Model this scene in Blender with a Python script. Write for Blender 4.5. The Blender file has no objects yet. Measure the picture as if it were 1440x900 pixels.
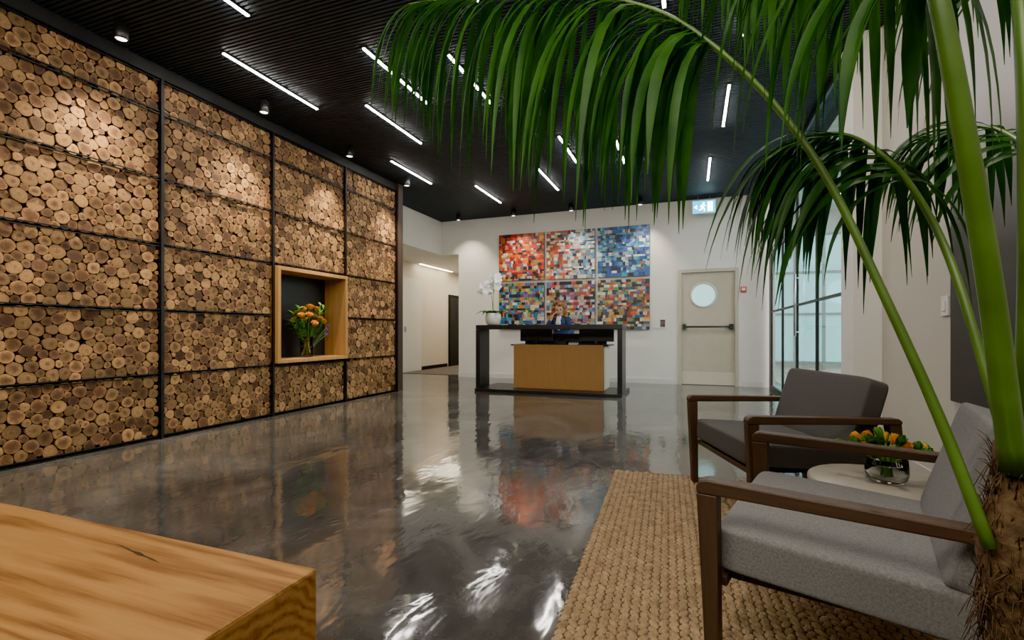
import bpy, bmesh, math, random
from mathutils import Vector, Matrix, noise
random.seed(7)
R = math.radians
scene = bpy.context.scene
C = scene.collection
F = 685.0; HH = 1.0; HZ = 467.0
YAW = R(20.3)
fx, fy = -math.sin(YAW), math.cos(YAW)
rx, ry = math.cos(YAW), math.sin(YAW)

def P(u, v, d):
    k = (u-720)/F
    return Vector((d*(fx+rx*k), d*(fy+ry*k), HH+(HZ-v)/F*d))

def proj(p):
    d = p[0]*fx+p[1]*fy
    l = p[0]*rx+p[1]*ry
    return 720+F*l/d, HZ-F*(p[2]-HH)/d, d

# ------------------------------------------------------------------ materials
def newmat(name):
    m = bpy.data.materials.new(name); m.use_nodes = True
    nt = m.node_tree
    return m, nt, nt.nodes['Principled BSDF'], nt.nodes, nt.links

def ramp(nodes, stops):
    r = nodes.new('ShaderNodeValToRGB')
    el = r.color_ramp.elements
    el[0].position = stops[0][0]; el[0].color = (*stops[0][1], 1)
    el[1].position = stops[-1][0]; el[1].color = (*stops[-1][1], 1)
    for p, c in stops[1:-1]:
        e = el.new(p); e.color = (*c, 1)
    return r

def mixc(nodes, links, blend, fac, a, b):
    m = nodes.new('ShaderNodeMix'); m.data_type = 'RGBA'; m.blend_type = blend
    for idx, val in ((0, fac), (6, a), (7, b)):
        if isinstance(val, bpy.types.NodeSocket):
            links.new(val, m.inputs[idx])
        elif idx == 0: m.inputs[0].default_value = val
        else: m.inputs[idx].default_value = (*val, 1)
    return m.outputs[2]

def math_node(nodes, links, op, a, b=None):
    n = nodes.new('ShaderNodeMath'); n.operation = op
    for i, val in enumerate((a, b)):
        if val is None: continue
        if isinstance(val, bpy.types.NodeSocket): links.new(val, n.inputs[i])
        else: n.inputs[i].default_value = val
    return n.outputs[0]

def coords(nodes, links, kind='Object', scale=(1, 1, 1), rot=(0, 0, 0), off=(0, 0, 0)):
    mp = nodes.new('ShaderNodeMapping')
    if kind == 'Position':
        g = nodes.new('ShaderNodeNewGeometry'); links.new(g.outputs['Position'], mp.inputs['Vector'])
    else:
        t = nodes.new('ShaderNodeTexCoord'); links.new(t.outputs[kind], mp.inputs['Vector'])
    mp.inputs['Scale'].default_value = scale
    mp.inputs['Rotation'].default_value = rot
    mp.inputs['Location'].default_value = off
    return mp.outputs['Vector']

def noisetex(nodes, links, vec, scale, detail=4, rough=.5, dist=0):
    n = nodes.new('ShaderNodeTexNoise')
    links.new(vec, n.inputs['Vector'])
    n.inputs['Scale'].default_value = scale; n.inputs['Detail'].default_value = detail
    n.inputs['Roughness'].default_value = rough; n.inputs['Distortion'].default_value = dist
    return n.outputs['Fac']

def bumpto(nodes, links, bsdf, h, strength=.2, dist=.01):
    b = nodes.new('ShaderNodeBump'); b.inputs['Strength'].default_value = strength
    b.inputs['Distance'].default_value = dist
    links.new(h, b.inputs['Height']); links.new(b.outputs['Normal'], bsdf.inputs['Normal'])

def pmat(name, col, rough=.5, metal=0, var=.12, scale=8, bump=0, bscale=60, spec=.5, kind='Object'):
    m, nt, b, n, l = newmat(name)
    v = coords(n, l, kind)
    f = noisetex(n, l, v, scale)
    r = ramp(n, [(.3, tuple(c*(1-var) for c in col)), (.7, tuple(min(1, c*(1+var)) for c in col))])
    l.new(f, r.inputs[0]); l.new(r.outputs[0], b.inputs['Base Color'])
    b.inputs['Roughness'].default_value = rough; b.inputs['Metallic'].default_value = metal
    b.inputs['Specular IOR Level'].default_value = spec
    if bump:
        bumpto(n, l, b, noisetex(n, l, v, bscale, 3), bump, .003)
    return m

def emat(name, col, strength):
    m, nt, b, n, l = newmat(name)
    b.inputs['Base Color'].default_value = (*col, 1)
    b.inputs['Emission Color'].default_value = (*col, 1)
    b.inputs['Emission Strength'].default_value = strength
    return m

def woodmat(name, stops, grain, rough=.4, wamt=.2, bump=.05, spec=.5, wscale=1.0, fine=13):
    # grain: axis index along which the fibres run; stretched rings give the cathedral figure
    m, nt, b, n, l = newmat(name)
    def sc(lo, hi): return tuple(lo if i == grain else hi for i in range(3))
    v = coords(n, l, 'Object', sc(.35, 3.2), (0, 0, 0), sc(.05, -.55))
    w = n.new('ShaderNodeTexWave'); w.wave_type = 'RINGS'; w.rings_direction = 'SPHERICAL'
    l.new(v, w.inputs['Vector'])
    w.inputs['Scale'].default_value = 2.3*wscale; w.inputs['Distortion'].default_value = 5*wscale
    w.inputs['Detail'].default_value = 2.5; w.inputs['Detail Scale'].default_value = 1.0; w.inputs['Detail Roughness'].default_value = .5
    f1 = noisetex(n, l, coords(n, l, 'Object', sc(.9, fine)), 1.6, 3, .6, .4)
    f2 = noisetex(n, l, coords(n, l, 'Object', sc(5, 120)), 1.5, 4, .65)
    mixed = math_node(n, l, 'ADD', math_node(n, l, 'MULTIPLY', w.outputs['Fac'], wamt),
             math_node(n, l, 'ADD', math_node(n, l, 'MULTIPLY', f1, (1-wamt)*.5), math_node(n, l, 'MULTIPLY', f2, (1-wamt)*.5)))
    r = ramp(n, stops)
    l.new(mixed, r.inputs[0]); l.new(r.outputs[0], b.inputs['Base Color'])
    b.inputs['Roughness'].default_value = rough
    b.inputs['Specular IOR Level'].default_value = spec
    if bump: bumpto(n, l, b, f2, bump, .002)
    return m

M = {}
OAK = [(.28, (.185, .075, .017)), (.42, (.31, .142, .036)), (.54, (.395, .192, .053)), (.72, (.46, .24, .074))]
M['oak'] = woodmat('oak', OAK, 0, .5, .27, bump=.12, spec=.32, wscale=1.7, fine=22)
M['oak_v'] = woodmat('oak_vertical', [(.2, (.27, .13, .038)), (.5, (.39, .205, .066)), (.8, (.46, .262, .096))], 2, .48, .12, spec=.4)
M['oak_panel'] = woodmat('oak_panel', [(.2, (.33, .165, .05)), (.5, (.385, .20, .065)), (.8, (.425, .232, .08))], 2, .5, .08, spec=.35)
WAL = [(.2, (.034, .020, .013)), (.5, (.060, .035, .022)), (.8, (.086, .052, .034))]
M['walnut'] = woodmat('walnut', WAL, 0, .45, .08, spec=.4)
M['walnut_v'] = woodmat('walnut_vertical', WAL, 2, .45, .08, spec=.4)
M['knot'] = pmat('wood_knot', (.06, .028, .010), .6, var=.5, scale=60)
M['steel'] = pmat('black_steel', (.014, .014, .015), .45, .5)
M['black'] = pmat('matte_black', (.014, .014, .015), .42)
M['desk_black'] = pmat('desk_black', (.016, .016, .018), .35)
M['darkback'] = pmat('dark_backing', (.08, .05, .03), .9)
M['brown_post'] = pmat('brown_post', (.05, .033, .027), .5)
M['white_wall'] = pmat('white_plaster', (.72, .705, .665), .7, var=.02, scale=2, bump=.04, bscale=120, kind='Position')
M['side_wall'] = pmat('warm_grey_plaster', (.50, .475, .42), .7, var=.03, scale=2, bump=.05, bscale=120, kind='Position')
M['cream'] = pmat('cream_paint', (.50, .45, .36), .45, var=.03)
M['cream2'] = pmat('cream_wall', (.62, .57, .47), .6, var=.02)
M['white_trim'] = pmat('white_trim', (.66, .66, .64), .4, var=.02)
M['corridor_carpet'] = pmat('corridor_carpet', (.10, .085, .07), .9, var=.4, scale=60)
M['ceil_slat'] = pmat('ceiling_slat', (.036, .049, .066), .6, var=.15, spec=.35)
M['ceil_back'] = pmat('ceiling_back', (.007, .008, .009), .8)
M['led'] = emat('led_white', (1, .95, .87), 62)
M['led_warm'] = emat('led_warm', (1, .85, .62), 14)
M['lens'] = emat('spot_lens', (1, .86, .62), 6)
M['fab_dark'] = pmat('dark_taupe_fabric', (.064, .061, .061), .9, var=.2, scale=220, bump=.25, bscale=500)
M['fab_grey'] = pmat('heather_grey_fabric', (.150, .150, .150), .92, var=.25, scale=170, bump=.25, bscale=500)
M['table_top'] = pmat('beige_laminate', (.34, .305, .255), .35, var=.04)
M['table_dark'] = pmat('charcoal_metal', (.03, .03, .032), .4, .3)
M['ceramic'] = pmat('white_ceramic', (.74, .72, .68), .3, var=.03)
M['soil'] = pmat('soil', (.03, .02, .012), .95, var=.5, scale=40, bump=.6)
M['pot'] = pmat('grey_planter', (.07, .07, .07), .5)
M['orange'] = pmat('orange_petal', (.95, .33, .012), .5, var=.3, scale=25)
M['yellow'] = pmat('yellow_petal', (.92, .60, .04), .5, var=.2, scale=30)
M['green_bud'] = pmat('green_leaf_small', (.09, .28, .03), .5, var=.4, scale=30)
M['stem'] = pmat('green_stem', (.10, .22, .04), .5, var=.3)
M['purple'] = pmat('violet_petal', (.25, .12, .38), .6)
M['petal_white'] = pmat('white_petal', (.90, .89, .88), .5, var=.03)
M['skin'] = pmat('skin', (.58, .33, .23), .5, var=.05)
M['hair'] = pmat('auburn_hair', (.27, .11, .035), .55, var=.5, scale=60, bump=.5, bscale=120)
M['navy'] = pmat('navy_cloth', (.022, .04, .12), .8, var=.2, scale=30)
M['shirt'] = pmat('pale_shirt', (.6, .63, .68), .7)
M['eye'] = pmat('eye_dark', (.02, .015, .012), .3)
M['lip'] = pmat('lip', (.42, .13, .11), .5)
M['paper'] = pmat('paper', (.7, .7, .68), .7, var=.03)
M['chrome'] = pmat('brushed_metal', (.5, .5, .5), .3, .9)
M['red'] = pmat('red_plastic', (.6, .03, .02), .4)
M['teal_em'] = emat('exit_teal', (.0, .27, .44), 3.2)
M['white_em'] = emat('exit_white', (.85, 1, .98), 7.0)
M['photo_dark'] = pmat('small_photo', (.12, .07, .06), .4, var=.9, scale=25)
M['out_floor'] = pmat('outer_floor', (.56, .55, .52), .25, var=.1, scale=3)
M['out_wall'] = pmat('outer_wall', (.66, .66, .62), .6)
M['out_frame'] = pmat('outer_window_frame', (.25, .28, .28), .5)
M['teal_glow'] = emat('teal_window', (.25, .50, .54), 1.5)
M['porthole'] = emat('porthole_glow', (.40, .70, .70), .8)

def glassmat():
    m, nt, b, n, l = newmat('clear_glass')
    b.inputs['Transmission Weight'].default_value = 1; b.inputs['Roughness'].default_value = .02
    b.inputs['IOR'].default_value = 1.3
    v = coords(n, l); f = noisetex(n, l, v, 3)
    r = ramp(n, [(0, (.93, .98, .96)), (1, (.97, 1, .98))]); l.new(f, r.inputs[0]); l.new(r.outputs[0], b.inputs['Base Color'])
    return m
M['glass'] = glassmat()
def panemat():
    m, nt, b, n, l = newmat('window_pane')
    tr = n.new('ShaderNodeBsdfTransparent'); tr.inputs[0].default_value = (.86, .94, .93, 1)
    gl = n.new('ShaderNodeBsdfGlossy'); gl.inputs['Roughness'].default_value = .03
    fr = n.new('ShaderNodeFresnel'); fr.inputs[0].default_value = 1.3
    mx = n.new('ShaderNodeMixShader')
    l.new(math_node(n, l, 'MULTIPLY', fr.outputs[0], .55), mx.inputs[0]); l.new(tr.outputs[0], mx.inputs[1]); l.new(gl.outputs[0], mx.inputs[2])
    l.new(mx.outputs[0], n['Material Output'].inputs['Surface'])
    return m
M['pane'] = panemat()

def floormat():
    m, nt, b, n, l = newmat('polished_dark_resin')
    v = coords(n, l, 'Position')
    f = noisetex(n, l, v, 1.3, 7, .7, .9)
    r = ramp(n, [(.30, (.038, .0365, .035)), (.5, (.072, .070, .067)), (.70, (.140, .136, .130))])
    l.new(f, r.inputs[0]); l.new(r.outputs[0], b.inputs['Base Color'])
    f2 = noisetex(n, l, coords(n, l, 'Position', (2.2, .8, 1)), 2.6, 5, .6, .6)
    r2 = ramp(n, [(.3, (.03,)*3), (.7, (.12,)*3)]); l.new(f2, r2.inputs[0]); l.new(r2.outputs[0], b.inputs['Roughness'])
    b.inputs['Specular IOR Level'].default_value = 1.0
    b.inputs['IOR'].default_value = 1.6
    f3 = noisetex(n, l, coords(n, l, 'Position', (1.7, .8, 1)), 2.6, 3, .55, .5)
    bumpto(n, l, b, f3, .13, .03)
    return m
M['floor'] = floormat()

def logmat():
    m, nt, b, n, l = newmat('cut_log')
    a = n.new('ShaderNodeAttribute'); a.attribute_name = 'lg'
    s = n.new('ShaderNodeSeparateColor'); l.new(a.outputs['Color'], s.inputs[0])
    v = coords(n, l, 'Position')
    nz = noisetex(n, l, v, 26, 4, .65)
    nf = noisetex(n, l, v, 90, 4, .7)
    rr = math_node(n, l, 'ADD', s.outputs[0], math_node(n, l, 'MULTIPLY', math_node(n, l, 'SUBTRACT', nz, .5), 1.4))
    inner = math_node(n, l, 'ADD', rr, math_node(n, l, 'MULTIPLY', math_node(n, l, 'SUBTRACT', s.outputs[2], .5), 1.2))
    r = ramp(n, [(.0, (.098, .043, .019)), (.35, (.160, .075, .030)), (.6, (.250, .130, .051)), (.9, (.335, .190, .074)), (1.0, (.29, .158, .060))])
    l.new(inner, r.inputs[0])
    ring = math_node(n, l, 'SINE', math_node(n, l, 'MULTIPLY', rr, 30.0))
    ringf = math_node(n, l, 'ADD', math_node(n, l, 'MULTIPLY', ring, .05), math_node(n, l, 'ADD', math_node(n, l, 'MULTIPLY', nf, 1.3), .30))
    val = math_node(n, l, 'MULTIPLY', ringf, math_node(n, l, 'ADD', math_node(n, l, 'MULTIPLY', s.outputs[1], 1.0), .48))
    cv = n.new('ShaderNodeCombineColor')
    for i in range(3): l.new(val, cv.inputs[i])
    col = mixc(n, l, 'MULTIPLY', 1.0, r.outputs[0], cv.outputs[0])
    bark = ramp(n, [(.94, (0, 0, 0)), (1.0, (1, 1, 1))]); l.new(s.outputs[0], bark.inputs[0])
    col2 = mixc(n, l, 'MIX', bark.outputs[0], col, (.10, .054, .026))
    l.new(col2, b.inputs['Base Color']); b.inputs['Roughness'].default_value = .75
    bumpto(n, l, b, nf, .4, .004)
    return m
M['log'] = logmat()

def collagemat():
    m, nt, b, n, l = newmat('collage')
    a = n.new('ShaderNodeAttribute'); a.attribute_name = 'Col'
    v = coords(n, l, 'Position', (1, 1, 1.6))
    vo = n.new('ShaderNodeTexVoronoi'); vo.distance = 'CHEBYCHEV'; vo.inputs['Scale'].default_value = 30
    l.new(v, vo.inputs['Vector'])
    h = n.new('ShaderNodeHueSaturation'); l.new(vo.outputs['Color'], h.inputs['Color']); h.inputs['Saturation'].default_value = .5; h.inputs['Value'].default_value = .75
    c = mixc(n, l, 'OVERLAY', .6, a.outputs['Color'], h.outputs[0])
    l.new(c, b.inputs['Base Color']); b.inputs['Roughness'].default_value = .4
    return m
M['collage'] = collagemat()

def rugmat():
    m, nt, b, n, l = newmat('braided_jute')
    v = coords(n, l)
    f = noisetex(n, l, v, 16, 3, .6)
    f2 = noisetex(n, l, coords(n, l, 'Object', (1, .25, 1), (0, 0, .5)), 160, 3, .6)
    mixv = math_node(n, l, 'ADD', math_node(n, l, 'MULTIPLY', f, .5), math_node(n, l, 'MULTIPLY', f2, .5))
    r = ramp(n, [(.30, (.125, .078, .036)), (.5, (.275, .185, .095)), (.70, (.43, .31, .17))])
    l.new(mixv, r.inputs[0]); l.new(r.outputs[0], b.inputs['Base Color'])
    b.inputs['Roughness'].default_value = .9
    bumpto(n, l, b, f2, .6, .004)
    return m
M['rug'] = rugmat()
M['rug_base'] = pmat('jute_base', (.07, .045, .021), .95, var=.3, scale=60)

def leafmat(name, c1, c2, tr=.3):
    m, nt, b, n, l = newmat(name)
    v = coords(n, l, 'Position')
    f = noisetex(n, l, v, 9, 3)
    r = ramp(n, [(.3, c1), (.7, c2)]); l.new(f, r.inputs[0]); l.new(r.outputs[0], b.inputs['Base Color'])
    b.inputs['Roughness'].default_value = .48
    b.inputs['Specular IOR Level'].default_value = .26
    t = n.new('ShaderNodeBsdfTranslucent'); l.new(r.outputs[0], t.inputs[0])
    mx = n.new('ShaderNodeMixShader'); mx.inputs[0].default_value = tr
    l.new(b.outputs[0], mx.inputs[1]); l.new(t.outputs[0], mx.inputs[2])
    l.new(mx.outputs[0], n['Material Output'].inputs['Surface'])
    return m
M['palm'] = leafmat('palm_leaf', (.013, .066, .009), (.044, .155, .016), .38)
M['palm_dark'] = leafmat('palm_leaf_dark', (.012, .054, .011), (.034, .120, .018), .34)
M['stalk'] = pmat('palm_stalk', (.070, .150, .020), .42, var=.4, scale=6)
M['fiber'] = pmat('palm_fiber', (.095, .058, .029), .95, var=.6, scale=70, bump=.8, bscale=150)

def canvasmat():
    m, nt, b, n, l = newmat('grey_photo_print')
    v = coords(n, l)
    f = noisetex(n, l, v, 1.6, 2, .5, .6)
    sx = n.new('ShaderNodeSeparateXYZ'); l.new(v, sx.inputs[0])
    z = math_node(n, l, 'MULTIPLY', sx.outputs[2], .9)
    s = math_node(n, l, 'ADD', math_node(n, l, 'ADD', z, .32), math_node(n, l, 'MULTIPLY', f, .45))
    r = ramp(n, [(.25, (.035, .034, .033)), (.5, (.12, .118, .115)), (.75, (.38, .37, .36)), (.95, (.5, .49, .48))])
    l.new(s, r.inputs[0]); l.new(r.outputs[0], b.inputs['Base Color']); b.inputs['Roughness'].default_value = .5
    return m
M['canvas'] = canvasmat()

# ------------------------------------------------------------------ mesh builder
class MB:
    def __init__(s): s.v = []; s.f = []; s.m = []; s.s = []
    def add(s, vs, fs, m=0, sm=False, T=None):
        b = len(s.v)
        for p in vs:
            p = Vector(p)
            s.v.append(T @ p if T is not None else p)
        for f in fs:
            s.f.append([b+i for i in f]); s.m.append(m); s.s.append(sm)
        return s
    def box(s, x0, x1, y0, y1, z0, z1, m=0, T=None):
        vs = [(x0,y0,z0),(x1,y0,z0),(x1,y1,z0),(x0,y1,z0),(x0,y0,z1),(x1,y0,z1),(x1,y1,z1),(x0,y1,z1)]
        fs = [(0,3,2,1),(4,5,6,7),(0,1,5,4),(1,2,6,5),(2,3,7,6),(3,0,4,7)]
        return s.add(vs, fs, m, False, T)
    def rbox(s, x0, x1, y0, y1, z0, z1, r=.006, seg=2, m=0, T=None):
        bm = bmesh.new(); bmesh.ops.create_cube(bm, size=1)
        for v in bm.verts:
            v.co = Vector(((x0+x1)/2+v.co.x*(x1-x0), (y0+y1)/2+v.co.y*(y1-y0), (z0+z1)/2+v.co.z*(z1-z0)))
        bmesh.ops.bevel(bm, geom=bm.edges[:], offset=r, segments=seg, affect='EDGES', profile=.5)
        bm.verts.index_update()
        s.add([v.co.copy() for v in bm.verts], [[v.index for v in f.verts] for f in bm.faces], m, False, T)
        bm.free(); return s
    def rcube(s, a, b, c, p=8, n=12, m=0, T=None):
        idx = {}; vs = []; fs = []
        def vid(q):
            key = tuple(round(x, 5) for x in q)
            if key not in idx:
                nrm = sum(abs(x)**p for x in q)**(1/p)
                idx[key] = len(vs); vs.append((q[0]/nrm*a, q[1]/nrm*b, q[2]/nrm*c))
            return idx[key]
        g = [-math.cos(math.pi*i/n) for i in range(n+1)]
        g = [math.copysign(abs(x)**.9, x) for x in g]
        for ax in range(3):
            for sg in (-1, 1):
                for i in range(n):
                    for j in range(n):
                        q = []
                        for (ii, jj) in ((i,j),(i+1,j),(i+1,j+1),(i,j+1)):
                            t = [0,0,0]; t[ax] = sg; t[(ax+1)%3] = g[ii]; t[(ax+2)%3] = g[jj]
                            q.append(vid(t))
                        if sg < 0: q.reverse()
                        fs.append(q)
        return s.add(vs, fs, m, True, T)
    def tube(s, pts, rad, n=8, m=0, sm=True, caps=True, flat=1.0):
        pts = [Vector(p) for p in pts]
        if not hasattr(rad, '__len__'): rad = [rad]*len(pts)
        vs = []; fs = []
        t0 = (pts[1]-pts[0]).normalized()
        a = Vector((0,0,1)) if abs(t0.z) < .9 else Vector((1,0,0))
        nrm = (a - t0*a.dot(t0)).normalized()
        for i, p in enumerate(pts):
            if i == 0: t = t0
            elif i == len(pts)-1: t = (pts[i]-pts[i-1]).normalized()
            else: t = (pts[i+1]-pts[i-1]).normalized()
            nrm = (nrm - t*nrm.dot(t))
            nrm = nrm.normalized() if nrm.length > 1e-6 else Vector((1,0,0))
            bn = t.cross(nrm)
            for k in range(n):
                an = 2*math.pi*k/n
                vs.append(p + (nrm*math.cos(an)*flat + bn*math.sin(an))*rad[i])
        for i in range(len(pts)-1):
            for k in range(n):
                fs.append((i*n+k, i*n+(k+1)%n, (i+1)*n+(k+1)%n, (i+1)*n+k))
        if caps:
            fs.append(list(range(n-1, -1, -1))); fs.append([(len(pts)-1)*n+k for k in range(n)])
        return s.add(vs, fs, m, sm)
    def lathe(s, prof, n=28, c=(0,0,0), m=0, T=None, sm=True):
        vs = []; fs = []
        for (r, z) in prof:
            for k in range(n):
                a = 2*math.pi*k/n
                vs.append((c[0]+r*math.cos(a), c[1]+r*math.sin(a), c[2]+z))
        for i in range(len(prof)-1):
            for k in range(n):
                fs.append((i*n+k, i*n+(k+1)%n, (i+1)*n+(k+1)%n, (i+1)*n+k))
        fs.append(list(range(n-1, -1, -1))); fs.append([(len(prof)-1)*n+k for k in range(n)])
        return s.add(vs, fs, m, sm, T)
    def ball(s, c, r, sc=(1,1,1), nu=14, nv=9, m=0, T=None):
        vs = [(c[0], c[1], c[2]-r*sc[2])]; fs = []
        for j in range(1, nv):
            th = math.pi*j/nv
            for k in range(nu):
                a = 2*math.pi*k/nu
                vs.append((c[0]+r*sc[0]*math.sin(th)*math.cos(a), c[1]+r*sc[1]*math.sin(th)*math.sin(a), c[2]-r*sc[2]*math.cos(th)))
        vs.append((c[0], c[1], c[2]+r*sc[2]))
        for k in range(nu):
            fs.append((0, 1+(k+1)%nu, 1+k))
            for j in range(nv-2):
                a0 = 1+j*nu; b0 = a0+nu
                fs.append((a0+k, a0+(k+1)%nu, b0+(k+1)%nu, b0+k))
            a0 = 1+(nv-2)*nu
            fs.append((a0+k, a0+(k+1)%nu, len(vs)-1))
        return s.add(vs, fs, m, True, T)
    def prism(s, poly, y0, y1, m=0, T=None):      # polygon in XZ, extruded along Y
        n = len(poly)
        vs = [(x, y0, z) for x, z in poly]+[(x, y1, z) for x, z in poly]
        fs = [list(range(n)), list(range(2*n-1, n-1, -1))]
        for i in range(n): fs.append((i, i+n, (i+1)%n+n, (i+1)%n))
        return s.add(vs, fs, m, False, T)
    def build(s, name, mats, parent=None, loc=None, bevel=0):
        me = bpy.data.meshes.new(name)
        me.from_pydata([tuple(v) for v in s.v], [], s.f)
        if not isinstance(mats, (list, tuple)): mats = [mats]
        for m in mats: me.materials.append(m)
        me.polygons.foreach_set('material_index', s.m)
        me.polygons.foreach_set('use_smooth', s.s)
        me.update()
        o = bpy.data.objects.new(name, me); C.objects.link(o)
        if parent is not None: o.parent = parent
        if loc is not None: o.location = loc
        if bevel:
            b = o.modifiers.new('bevel', 'BEVEL'); b.width = bevel; b.segments = 2; b.limit_method = 'ANGLE'
        return o

def tag(o, label=None, cat=None, group=None, kind=None):
    if label: o['label'] = label
    if cat: o['category'] = cat
    if group: o['group'] = group
    if kind: o['kind'] = kind
    return o
def thing(name, label, cat, loc=(0,0,0), rotz=0, group=None):
    o = bpy.data.objects.new(name, None); C.objects.link(o)
    o.empty_display_size = .1
    o.location = loc; o.rotation_euler = (0,0,rotz)
    return tag(o, label, cat, group)
def struct(name, mb, mat, label=None, parent=None):
    o = mb.build(name, mat, parent)
    if parent is None: tag(o, label, None, None, 'structure')
    return o
def catmull(pts, n):
    pts = [Vector(p) for p in pts]
    q = [pts[0]*2-pts[1]]+pts+[pts[-1]*2-pts[-2]]
    out = []; m = len(pts)-1
    for i in range(n+1):
        t = i/n*m; k = min(int(t), m-1); f = t-k
        a, b, c, d = q[k:k+4]
        out.append(.5*((2*b)+(c-a)*f+(2*a-5*b+4*c-d)*f*f+(3*b-a-3*c+d)*f**3))
    return out

# ------------------------------------------------------------------ setting
CZ = 3.5; BY = 9.85
struct('floor', MB().box(-7.4, 1.6, -1.5, 17.2, -.1, 0), M['floor'], 'polished dark grey resin lobby floor')
mb = MB(); y = -1.48
while y < BY-.03:
    mb.box(-5.35, 1.46, y, y+.025, CZ, CZ+.03); y += .040
mb.box(-5.4, 1.6, -1.5, BY+.1, CZ+.04, CZ+.1, 1)
struct('ceiling', mb, [M['ceil_slat'], M['ceil_back']], 'dark slatted lobby ceiling')
struct('wall_left', MB().box(-5.1, -5.0, -1.5, 7.01, 0, CZ), M['darkback'], 'dark backing wall behind the stacked logs')
struct('trim_1', MB().box(-5.1, -4.63, 7.015, 7.15, 0, CZ), M['brown_post'], 'dark brown post ending the log wall')
struct('trim_2', MB().box(-4.98, -4.68, -1.4, 7.01, 3.365, CZ), M['black'], 'black strip between log wall and ceiling')
struct('wall_alcove', MB().box(-6.75, -5.1, 7.05, 7.15, 0, CZ), M['white_wall'], 'white return wall behind the log wall')
struct('wall_rear', MB().box(-5.1, 1.6, -1.6, -1.5, 0, CZ+.1), M['side_wall'], 'plain wall behind the viewer')
mb = MB()
mb.box(-4.92, -.25, BY, BY+.12, 0, CZ+.1); mb.box(.80, 1.4, BY, BY+.12, 0, CZ+.1); mb.box(-.25, .80, BY, BY+.12, 2.18, CZ+.1)
struct('wall_back', mb, M['white_wall'], 'white plaster wall behind the reception desk')
struct('wall_bulkhead', MB().box(-5.42, -5.35, 7.15, BY+.1, 2.75, CZ+.1).box(-5.35, -4.92, BY, BY+.1, 2.75, CZ+.1), M['white_wall'], 'white bulkhead above the corridor')
struct('wall_corridor', MB().box(-6.75, -6.65, 7.15, 17, 0, 2.85), M['cream2'], 'cream left wall of the corridor')
struct('wall_corridor_right', MB().box(-4.92, -4.8, BY+.12, 17, 0, 2.85), M['white_wall'], 'right wall of the corridor')
struct('wall_corridor_end', MB().box(-6.75, -4.8, 17, 17.1, 0, 2.85), M['cream2'], 'end wall of the corridor')
struct('ceiling_corridor', MB().box(-6.75, -5.42, 7.15, BY+.1, 2.75, 2.85).box(-6.75, -4.8, BY+.1, 17, 2.75, 2.85), M['white_wall'], 'low white corridor ceiling')
struct('floor_corridor', MB().box(-6.64, -4.93, BY+.3, 16.99, .001, .008), M['corridor_carpet'], 'dark carpet on the corridor floor')
struct('baseboard_corridor', MB().box(-6.65, -6.63, 7.15, 12.55, .008, .1), M['steel'], 'dark baseboard of the corridor')
struct('baseboard_back', MB().box(-4.92, -.30, BY-.015, BY, 0, .10).box(.86, 1.2, BY-.015, BY, 0, .10), M['white_trim'], 'white baseboard behind the desk')
d3 = struct('door_3', MB().rbox(-6.65, -6.62, 10.2, 11.1, .01, 2.35, .004), M['white_trim'], 'pale flush door in the corridor')
MB().box(-6.62, -6.58, 10.3, 10.32, 1.0, 1.14).build('handle', M['chrome'], d3)
d2 = struct('door_2', MB().box(-6.65, -6.615, 12.7, 13.65, .01, 2.03), M['black'], 'dark doorway in the corridor')
MB().box(-6.65, -6.60, 12.64, 12.7, .01, 2.09).box(-6.65, -6.60, 13.65, 13.71, .01, 2.09).box(-6.65, -6.60, 12.7, 13.65, 2.03, 2.09).build('door_frame', M['steel'], d2)
struct('wall_right', MB().box(1.46, 1.6, -1.5, 4.8, 0, CZ+.1), M['side_wall'], 'warm grey right wall beside the armchairs')
struct('wall_pillar', MB().box(1.26, 1.6, 4.8, 5.15, 0, CZ+.1), M['white_wall'], 'white pillar where the glazing starts')
struct('baseboard_right', MB().box(1.445, 1.46, -1.5, 4.8, 0, .1).box(1.26, 1.445, 4.785, 4.8, 0, .1), M['side_wall'], 'baseboard of the right wall')
# glazing
w1 = bpy.data.objects.new('window_1', None); C.objects.link(w1); tag(w1, 'black framed glass partition on the right of the lobby', None, None, 'structure')
for yy, ww in ((5.15, .04), (6.25, .03), (7.35, .045), (8.45, .03), (9.55, .22)):
    MB().box(1.29, 1.32, yy, yy+ww, 0, CZ).build('mullion', M['black'], w1)
for zz, hh in ((0, .07), (1.34, .03), (2.36, .05), (3.44, .06)):
    MB().box(1.291, 1.319, 5.15, 9.77, zz, zz+hh).build('rail', M['black'], w1)
MB().box(1.303, 1.307, 5.15, 9.77, .05, 3.46).build('pane', M['pane'], w1)
MB().tube([(1.25, 7.2, .95), (1.25, 7.2, 1.75)], .014, 8).tube([(1.25,7.2,1.0),(1.29,7.2,1.0)],.008,6).tube([(1.25,7.2,1.7),(1.29,7.2,1.7)],.008,6).build('handle', M['chrome'], w1)
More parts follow.
